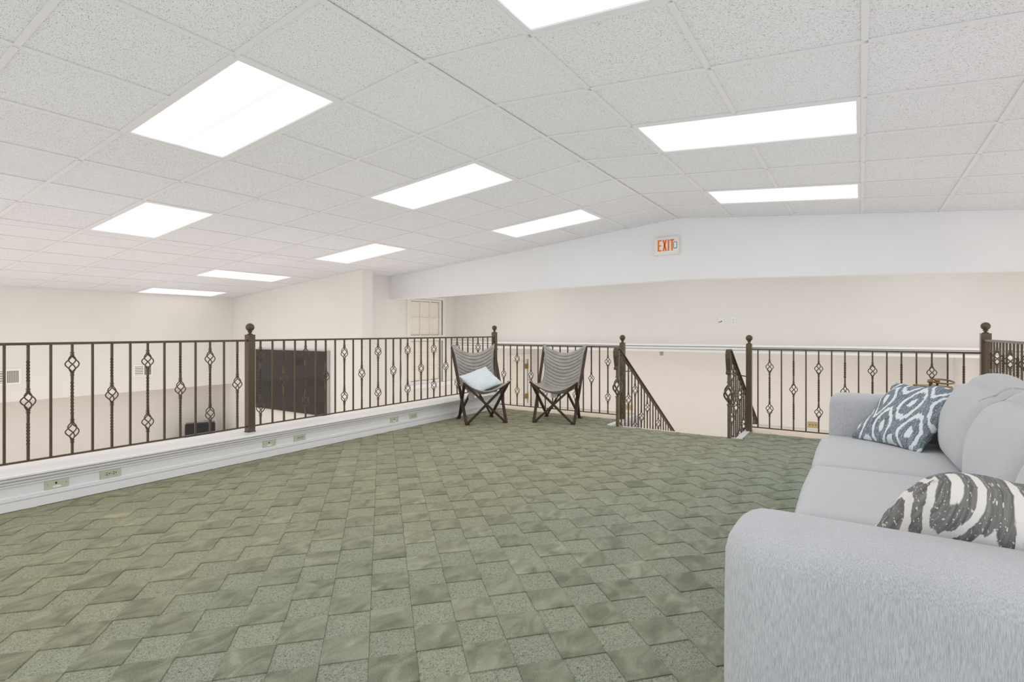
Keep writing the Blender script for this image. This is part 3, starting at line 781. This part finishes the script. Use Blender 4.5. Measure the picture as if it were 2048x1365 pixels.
# pillow generator -------------------------------------------------------------
def pillow_bm(w, h, t, n=28, seed=1, wrinkle=.004, rnd_=0.):
    bm = bmesh.new(); uvl = bm.loops.layers.uv.new('UVMap'); rnd = random.Random(seed); ph = [rnd.uniform(0, 6.28) for _ in range(6)]
    def P(i, j, s):
        u, v = -1+2*i/n, -1+2*j/n
        x = u*w/2*(1-.075*(1-v*v)*abs(u)**2); z = v*h/2*(1-.075*(1-u*u)*abs(v)**2)
        kk = 1-rnd_*(u*u*v*v); x *= kk; z *= kk
        th = ((1-abs(u)**2.4)*(1-abs(v)**2.4)); th = max(0, th)**.55*t/2
        wr = wrinkle*(math.sin(5*u+3*v+ph[0])+math.sin(7*v-4*u+ph[1])+.7*math.sin(11*u*v+ph[2]))*(1 if th > .004 else .2)
        edge = 1-max(abs(u), abs(v))
        wr += wrinkle*1.2*math.exp(-edge*6)*math.sin(22*(u if abs(v) > abs(u) else v)+ph[3])*(edge > 0)
        return Vector((x, s*th+wr, z)), ((u+1)/2*w, (v+1)/2*h)
    G = {}
    for s in (-1, 1):
        for i in range(n+1):
            for j in range(n+1):
                p, uv = P(i, j, s)
                border = i in (0, n) or j in (0, n)
                if border and s == 1: G[(s, i, j)] = G[(-1, i, j)]; continue
                G[(s, i, j)] = (bm.verts.new(p), uv)
    for s in (-1, 1):
        for i in range(n):
            for j in range(n):
                q = [G[(s, i, j)], G[(s, i+1, j)], G[(s, i+1, j+1)], G[(s, i, j+1)]]
                if s == 1: q = q[::-1]
                f = bm.faces.new([a[0] for a in q]); f.smooth = True
                for l, a in zip(f.loops, q): l[uvl].uv = (a[1][0], a[1][1])
    return bm
def place_pillow(name, label, mat, w, h, t, loc, mat3, group=None, seed=1, wrinkle=.004, rnd_=0.):
    o = finish(name, pillow_bm(w, h, t, seed=seed, wrinkle=wrinkle, rnd_=rnd_), mat); tag(o, label, 'cushion', group)
    o.matrix_world = Matrix.Translation(loc) @ mat3.to_4x4(); return o
def R(ax, deg): return Matrix.Rotation(math.radians(deg), 3, ax)
def lerp(a, b, f): return a+(b-a)*f

# cushion on chair 1: chair frame then local tilt
rz1 = math.atan2(-.60, .80)-math.pi/2
loc = Vector(CH1)+R('Z', math.degrees(rz1)) @ Vector((-.01, -.02, .50))
place_pillow('cushion', 'small pale blue cushion lying askew in the butterfly chair by the knee wall', M['blue_cloth'], .43, .36, .10, loc,
             R('Z', math.degrees(rz1)) @ R('Z', 180) @ R('X', -52) @ R('Y', -24), seed=4, wrinkle=.003)

# ------------------------------------------------------------------ sofa
def soft(name, cx, cy, cz, sx, sy, sz, r, mat, parent, puff=(0, 0, 0), n=(14, 14, 8), shape=None, wr=.0, seed=0):
    """rounded box with bulged faces; puff = extra bulge on the x, y, z faces"""
    bm = bmesh.new(); hx, hy, hz = sx/2, sy/2, sz/2; cache = {}; rnd = random.Random(seed); ph = [rnd.uniform(0, 6) for _ in range(4)]
    def V(i, j, k):
        if (i, j, k) in cache: return cache[(i, j, k)]
        u, v, w_ = -1+2*i/n[0], -1+2*j/n[1], -1+2*k/n[2]
        def ease(q): return math.copysign(1-(1-abs(q))**1.6, q)
        eu, ev, ew = ease(u), ease(v), ease(w_)
        p = Vector((eu*hx, ev*hy, ew*hz)); ci = Vector((max(-hx+r, min(hx-r, p.x)), max(-hy+r, min(hy-r, p.y)), max(-hz+r, min(hz-r, p.z))))
        d = p-ci
        if d.length > 1e-6: p = ci+d.normalized()*r
        b = lambda a, c: max(0, (1-a*a))**.8*max(0, (1-c*c))**.8
        p.x += math.copysign(puff[0]*b(ev, ew), u)*abs(u)**3; p.y += math.copysign(puff[1]*b(eu, ew), v)*abs(v)**3; p.z += math.copysign(puff[2]*b(eu, ev), w_)*abs(w_)**3
        if wr: p += Vector((wr*math.sin(9*v+7*w_+ph[0]), 0, wr*math.sin(8*u+6*v+ph[1])))
        if shape: p = shape(p, eu, ev, ew)
        cache[(i, j, k)] = bm.verts.new(p+Vector((cx, cy, cz))); return cache[(i, j, k)]
    a, b, c = n
    for i in range(a):
        for j in range(b):
            bm.faces.new((V(i, j, 0), V(i, j+1, 0), V(i+1, j+1, 0), V(i+1, j, 0))); bm.faces.new((V(i, j, c), V(i+1, j, c), V(i+1, j+1, c), V(i, j+1, c)))
    for i in range(a):
        for k in range(c):
            bm.faces.new((V(i, 0, k), V(i+1, 0, k), V(i+1, 0, k+1), V(i, 0, k+1))); bm.faces.new((V(i, b, k), V(i, b, k+1), V(i+1, b, k+1), V(i+1, b, k)))
    for j in range(b):
        for k in range(c):
            bm.faces.new((V(0, j, k), V(0, j, k+1), V(0, j+1, k+1), V(0, j+1, k))); bm.faces.new((V(a, j, k), V(a, j+1, k), V(a, j+1, k+1), V(a, j, k+1)))
    return finish(name, bm, mat, parent, True)
sofa = thing('sofa', 'light grey three seat fabric sofa facing the knee wall railing', 'sofa', (.28, 2.5, 0))
SO = Vector((-.28, -2.5, 0))
def sp(x, y, z): return (x+SO.x, y+SO.y, z)
AX0, AX1 = -.231, .80
YA, YN = 1.31, 3.84            # inner faces of near and far arm
soft('frame', *sp(.29, 2.57, .22), .86, 2.56, .24, .03, M['sofa'], sofa, n=(6, 10, 4))
soft('back', *sp(.70, 2.57, .43), .20, 2.86, .66, .07, M['sofa'], sofa, n=(8, 16, 10))
a1 = soft('armrest', *sp((AX0+AX1)/2, YA-.105, .395), AX1-AX0, .21, .65, .065, M['sofa'], sofa, puff=(.006, .006, .0), n=(26, 14, 16))
a2 = soft('armrest', *sp((AX0+AX1)/2+.035, YN+.10, .387), AX1-AX0-.07, .21, .65, .06, M['sofa'], sofa, puff=(.006, .006, .0), n=(26, 14, 16))
ys = [YA+.005, 2.13, 2.95, YN-.005]
for i in range(3):
    y0, y1 = ys[i], ys[i+1]
    o = soft('seat_cushion', *sp(.20, (y0+y1)/2, .385), .80, y1-y0-.006, .15, .035, M['sofa_plain'], sofa, puff=(.012, .002, .022), n=(22, 22, 8), seed=i)
    bm = bmesh.new(); x0, x1 = -.185, .58; zz = .438
    tube(bm, [sp(x0-.012, y0+.03, zz), sp(x0-.018, (y0+y1)/2, zz+.002), sp(x0-.012, y1-.03, zz)], .0035, 6)
    tube(bm, [sp(x0+.01, y0+.008, zz), sp((x0+x1)/2, y0+.004, zz+.004), sp(x1, y0+.008, zz)], .0035, 6)
    finish('piping', bm, M['sofa_plain'], o, True)
def lean(p, u, v, w_):
    p = p.copy(); p.x += (w_+1)*.048+ -.03*(1-w_*w_); p.x -= 0
    p.z -= .03*(v*v)*(w_ > 0)*w_
    if w_ > 0: p.x *= 1
    return p
for i in range(3):
    y0, y1 = ys[i], ys[i+1]
    o = soft('back_cushion', *sp(.465, (y0+y1)/2, .655), .20, y1-y0-.012, .42, .085, M['sofa_plain'], sofa, puff=(.045, .006, .03), n=(14, 22, 20), shape=lean, wr=.002, seed=i+5)
    tree = BVHTree.FromPolygons([v.co for v in o.data.vertices], [p.vertices[:] for p in o.data.polygons])
    bm = bmesh.new(); ym = (y0+y1)/2; hw = (y1-y0)/2
    for off in (0, .010):
        for end in (-1, 1):
            ps = []
            for k in range(16):
                f = k/15; q = sp(.43+.22*f, ym+end*(hw*.80-off), .98-.05*f)
                hit = tree.ray_cast(Vector(q), Vector((0, 0, -1)))
                if hit[0]: ps.append(hit[0]+hit[1]*.0004)
            if len(ps) > 3: tube(bm, ps, .0010, 5)
    if len(bm.verts): finish('seam', bm, M['seam'], o, True)
for x, y in ((-.12, 1.20), (-.10, 3.92), (.7, 1.2), (.7, 3.92)):
    bm = bmesh.new(); lathe(bm, [(.018, 0), (.028, .11)], *sp(x, y, 0)[:2], n=12); finish('leg', bm, M['walnut'], sofa)

def basis(xa, za):
    x = Vector(xa).normalized(); z = Vector(za); z = (z-x*z.dot(x)).normalized(); y = z.cross(x)
    return Matrix((x, y, z)).transposed()
place_pillow('throw_pillow', 'slate blue and white ikat throw pillow leaning in the far sofa corner', M['ikat_blue'], .455, .44, .15,
             Vector((.215, 3.665, .635)), basis((.65, -.76, .02), (.518, .443, .73)), 'patterned throw pillows on the sofa', seed=2, wrinkle=.005)
place_pillow('throw_pillow', 'warm grey and white ikat throw pillow behind the near sofa arm', M['ikat_grey'], .54, .54, .24,
             Vector((.262, 1.49, .595)), R('Z', 2) @ R('X', 40) @ R('Y', 17), 'patterned throw pillows on the sofa', seed=9, wrinkle=.004, rnd_=.16)

# ------------------------------------------------------------------ wall plates and small things
def plate(label, kind, loc, rz, w, h, mat, cat='outlet'):
    """local: face towards -Y, width along X"""
    t = thing('wall_outlet' if kind in ('duplex', 'duplex_v') else ('wall_jack' if kind.startswith('jack') else 'wall_switch'), label, cat, loc, rz)
    bm = bmesh.new(); box(bm, -w/2, w/2, -.006, 0, -h/2, h/2); bmesh.ops.bevel(bm, geom=list(bm.edges), offset=.002, segments=2, affect='EDGES'); finish('cover_plate', bm, mat, t)
    def bx(nm, x, z, ww, hh, y=-.0075, m='dark'): return boxes(nm, [(x-ww/2, x+ww/2, y, -.005, z-hh/2, z+hh/2)], M[m], t)
    if kind == 'duplex':
        for s in (-1, 1):
            bevel_box('socket', (s*.02-.014, s*.02+.014, -.0085, -.005, -.013, .013), mat, t, .003, 2)
            bx('slot', s*.02-.003, .006, .010, .0042, -.0092); bx('slot', s*.02-.003, -.006, .010, .0042, -.0092); bx('slot', s*.02+.010, 0, .0055, .0065, -.0092)
        bx('screw', 0, 0, .005, .005, -.0075, 'screw')
    elif kind == 'duplex_v':
        for s in (-1, 1):
            bevel_box('socket', (-.013, .013, -.0085, -.005, s*.02-.014, s*.02+.014), mat, t, .003, 2)
            bx('slot', -.006, s*.02+.003, .0025, .008, -.009); bx('slot', .006, s*.02+.003, .0025, .008, -.009); bx('slot', 0, s*.02-.008, .005, .004, -.009)
        bx('screw', 0, 0, .005, .005, -.0075, 'screw')
    elif kind == 'jack':
        bx('jack_port', -.004, .004, .009, .012); bx('label_strip', 0, -.018, w*.34, .011, -.007, 'jack')
        bx('screw', -w/2+.014, 0, .006, .006, -.0072, 'screw'); bx('screw', w/2-.014, 0, .006, .006, -.0072, 'screw')
    elif kind == 'jack_v':
        bx('jack_port', .002, 0, .012, .012, -.012); bx('screw', 0, .028, .005, .005, -.0072, 'screw'); bx('screw', 0, -.028, .005, .005, -.0072, 'screw')
        bm = bmesh.new(); tube(bm, [(.002, -.012, 0), (-.008, -.022, -.008), (-.022, -.02, -.011), (-.036, -.012, -.011)], .0035, 6); finish('plug', bm, M['dark'], t)
    else:
        for x in (-.046, 0, .046):
            bx('switch_gang', x, 0, .014, .026, -.0075, 'antique'); bx('toggle', x, .003, .006, .010, -.016, 'brass')
    return t
rx = math.pi/2     # face towards +X
for (y, k, lab) in ((1.262, 'jack', 'sage cable jack plate on the knee wall nearest the camera'), (1.557, 'duplex', 'sage power outlet on the knee wall nearest the camera'),
                    (2.741, 'jack', 'sage cable jack plate on the knee wall below the middle post'), (3.045, 'duplex', 'sage power outlet on the knee wall just past the middle post'),
                    (4.239, 'jack', 'sage cable jack plate on the knee wall, farthest from the camera'), (4.540, 'duplex', 'sage power outlet on the knee wall closest to the chairs')):
    plate(lab, k, (EX, y, .1175), rx, .124, .070, M['plate'], 'outlet')
plate('white jack plate with a black plug on the wall above the stairs', 'jack_v', (-1.661, YU, 1.244), 0, .072, .116, M['ivory'])
plate('white power outlet on the wall above the stairs, right of the jack plate', 'duplex_v', (-1.50, YU, 1.243), 0, .072, .116, M['ivory'])
plate('brass three gang switch plate low behind the right railing', 'switch', (-.72, YLOW, -.59), 0, .165, .115, M['gold_plate'], 'switch')
plate('brass three gang switch plate seen between the left stair balusters', 'switch', (-4.18, YLOW, -.545), 0, .165, .115, M['gold_plate'], 'switch')
# ceiling fittings of the lower hall
for (x, y, lab) in ((-2.62, 8.30, 'small grey ceiling fitting just under the trim above the stairs'), (-6.1, 8.75, 'small grey ceiling fitting near the tall window')):
    bm = bmesh.new(); lathe(bm, [(.030, .80), (.032, .775), (.024, .72)], x, y, 12); o = finish('sprinkler_head', bm, M['greycap']); tag(o, lab, 'ceiling fitting')
# unseen lamps added to brighten the lower hall and the zone behind the header
def added_light(lab, x, y, z, sx, sy, mat):
    t = thing('ceiling_light', lab, 'ceiling light', (x, y, z), group='recessed fluorescent ceiling lights')
    boxes('light_frame', [(-sx-.02, sx+.02, -sy-.02, -sy, -.006, 0), (-sx-.02, sx+.02, sy, sy+.02, -.006, 0), (-sx-.02, -sx, -sy, sy, -.006, 0), (sx, sx+.02, -sy, sy, -.006, 0)], M['bar'], t)
    bm = bmesh.new(); box(bm, -sx, sx, -sy, sy, -.003, 0); finish('diffuser', bm, mat, t)
for x in (-5.2, -2.2, .4, 3.4): added_light('unseen added light of the low ceiling beyond the stairs, %s one from the left' % {-5.2: 'first', -2.2: 'second', .4: 'third', 3.4: 'last'}[x], x, 9.5, .80, .6, .3, M['lamp_warm'])
for x in (-5.0, -1.9, .9, 4.0):
    added_light('unseen added light behind the white header beam, %s one from the left' % {-5.0: 'first', -1.9: 'second', .9: 'third', 4.0: 'last'}[x], x, 7.2, zc(x)-.01+.09-.08*0, .6, .3, M['lamp_fill'])

# exit sign
ex = thing('exit_sign', 'white EXIT sign with orange red letters on the header beam', 'sign', (-1.926, YB, 2.117))
bevel_box('housing', (-.145, .145, -.045, 0, -.108, .108), M['ivory'], ex, .008, 3)
bevel_box('face_plate', (-.132, .132, -.049, -.044, -.094, .094), M['ivory'], ex, .003, 2)
M['exit'] = plain('exit_red', (.66, .13, .01), .4)
_b = M['exit'].node_tree.nodes['Principled BSDF']; _b.inputs['Emission Color'].default_value = (.9, .15, .01, 1); _b.inputs['Emission Strength'].default_value = .12
def letter(nm, polys, x0):
    bm = bmesh.new()
    for p in polys:
        a = [bm.verts.new((x0+x, -.049, z)) for x, z in p]; b = [bm.verts.new((x0+x, -.052, z)) for x, z in p]
        bm.faces.new(a); bm.faces.new(b[::-1])
        for i in range(len(a)): bm.faces.new((a[i], b[i], b[(i+1) % len(a)], a[(i+1) % len(a)]))
    bmesh.ops.recalc_face_normals(bm, faces=bm.faces); finish(nm, bm, M['exit'], ex)
H0, H1, s = -.063, .070, .017
letter('letter', [[(0, H0), (s, H0), (s, H1), (0, H1)], [(s, H0), (.046, H0), (.046, H0+s*.8), (s, H0+s*.8)], [(s, H1-s*.8), (.046, H1-s*.8), (.046, H1), (s, H1)], [(s, -.004), (.040, -.004), (.040, .008), (s, .008)]], -.100)
letter('letter', [[(0, H0), (.018, H0), (.052, H1), (.034, H1)], [(.034, H0), (.052, H0), (.018, H1), (0, H1)]], -.043)
letter('letter', [[(0, H0), (s, H0), (s, H1), (0, H1)]], .020)
letter('letter', [[(.015, H0), (.015+s, H0), (.015+s, H1-s), (.015, H1-s)], [(-.001, H1-s), (.048, H1-s), (.048, H1), (-.001, H1)]], .047)
boxes('test_window', [(.090, .126, -.053, -.049, -.040, .036)], M['dark'], ex); boxes('test_lens', [(.095, .122, -.055, -.053, -.034, .030)], M['jack'], ex)

# wall vents on the left wall
def vent(label, y0, y1, z0, z1, split, side_grid):
    """split: y where the louvres end and the mesh grid begins"""
    t = thing('wall_vent', label, 'vent', (XL, (y0+y1)/2, (z0+z1)/2)); cy, cz = (y0+y1)/2, (z0+z1)/2; m = .028
    Y0_, Y1_, Z0_, Z1_ = y0-cy, y1-cy, z0-cz, z1-cz
    boxes('frame', [(0, .012, Y0_, Y1_, Z0_, Z0_+m), (0, .012, Y0_, Y1_, Z1_-m, Z1_), (0, .012, Y0_, Y0_+m, Z0_+m, Z1_-m), (0, .012, Y1_-m, Y1_, Z0_+m, Z1_-m), (0, .012, split-cy-.008, split-cy+.008, Z0_+m, Z1_-m)], M['ivory'], t)
    boxes('backing', [(0, .002, Y0_+m, Y1_-m, Z0_+m, Z1_-m)], M['vent_dark'], t)
    n = 5
    for i in range(n):
        z = Z0_+m+(i+.5)*(Z1_-Z0_-2*m)/n
        boxes('louver', [(.003, .012, Y0_+m, split-cy-.008, z-.010, z+.006)], M['ivory'], t)
    bm = bmesh.new(); g = 7
    for i in range(g):
        yy = split-cy+.008+(i+.5)*(Y1_-m-(split-cy+.008))/g; box(bm, .003, .008, yy-.006, yy+.006, Z0_+m, Z1_-m)
    for i in range(9):
        zz = Z0_+m+(i+.5)*(Z1_-Z0_-2*m)/9; box(bm, .003, .008, split-cy+.008, Y1_-m, zz-.006, zz+.006)
    finish('grille', bm, M['ivory'], t)
vent('white wall vent cut by the left picture edge', 2.05, 2.445, .365, .585, 2.285, 1)
vent('small white wall vent between the left balusters nearer the far corner', 3.80, 4.09, .363, .560, 3.955, 1)

# big dark wall screen
tv = thing('wall_screen', 'large dark glossy screen hanging low on the cream wall of the lower hall', 'screen', (-7.98, YW, .275))
bevel_box('panel', (-.99, .985, -.05, -.008, -.525, .52), M['bezel'], tv, .004, 2)
boxes('glass', [(-.98, .972, -.054, -.050, -.513, .508)], M['screen'], tv)
boxes('bracket', [(-.4, .4, -.008, 0, -.2, .2)], M['greycap'], tv)

# black case by the lower left wall
cs = thing('hard_case', 'black hard case with silver edges standing against the lower left wall', 'case', (-9.98, 4.95, ZL), math.radians(62))
o = bevel_box('shell', (-.235, .235, -.13, .13, .02, .955), M['case'], cs, .035, 4)
bm = bmesh.new()
pts = [(-.237, -.0, .05), (-.237, 0, .91), (-.20, 0, .957), (.20, 0, .957), (.237, 0, .91), (.237, 0, .05)]
tube(bm, pts, .008, 8); finish('edge_trim', bm, M['chrome'], cs)
bm = bmesh.new(); tube(bm, [(.05, 0, .955), (.055, 0, .985), (.17, 0, .985), (.175, 0, .955)], .009, 8); finish('carry_handle', bm, M['chrome'], cs)
for x in (-.18, .18):
    bm = bmesh.new(); tube(bm, [(x-.01, -.09, .02), (x+.01, -.09, .02)], .02, 10); tube(bm, [(x-.01, .09, .02), (x+.01, .09, .02)], .02, 10); finish('caster', bm, M['dark'], cs)

# brass lantern behind the sofa
lt = thing('lantern', 'antique brass box lantern with a ring handle, peeking over the sofa arm', 'lantern', (.46, 5.15, 0), .5)
bm = bmesh.new(); zt_ = .688
v = []
for z, hw in ((0, .085), (.02, .085), (.6, .098), (zt_, .088)): v.append([bm.verts.new((sx*hw, sy*hw, z)) for sx, sy in ((-1, -1), (1, -1), (1, 1), (-1, 1))])
for a, b in zip(v, v[1:]):
    for k in range(4): bm.faces.new((a[k], a[(k+1) % 4], b[(k+1) % 4], b[k]))
bm.faces.new(v[0][::-1]); bm.faces.new(v[-1]); bmesh.ops.bevel(bm, geom=list(bm.edges), offset=.004, segments=2, affect='EDGES')
finish('body', bm, M['antique'], lt)
bm = bmesh.new(); pts = [(.07+.075*math.cos(a), .0+.06*math.sin(a), zt_+.030+.012*math.sin(a)) for a in [2*math.pi*i/28 for i in range(29)]]
tube(bm, pts, .0065, 8, cap=False); finish('ring_handle', bm, M['antique'], lt, True)
for x, y in ((-.03, -.02), (.055, .03)):
    bm = bmesh.new(); lathe(bm, [(.008, zt_), (.008, zt_+.018), (.017, zt_+.024), (.019, zt_+.036), (.012, zt_+.048), (.001, zt_+.05)], x, y, 14); finish('knob', bm, M['antique'], lt, True)
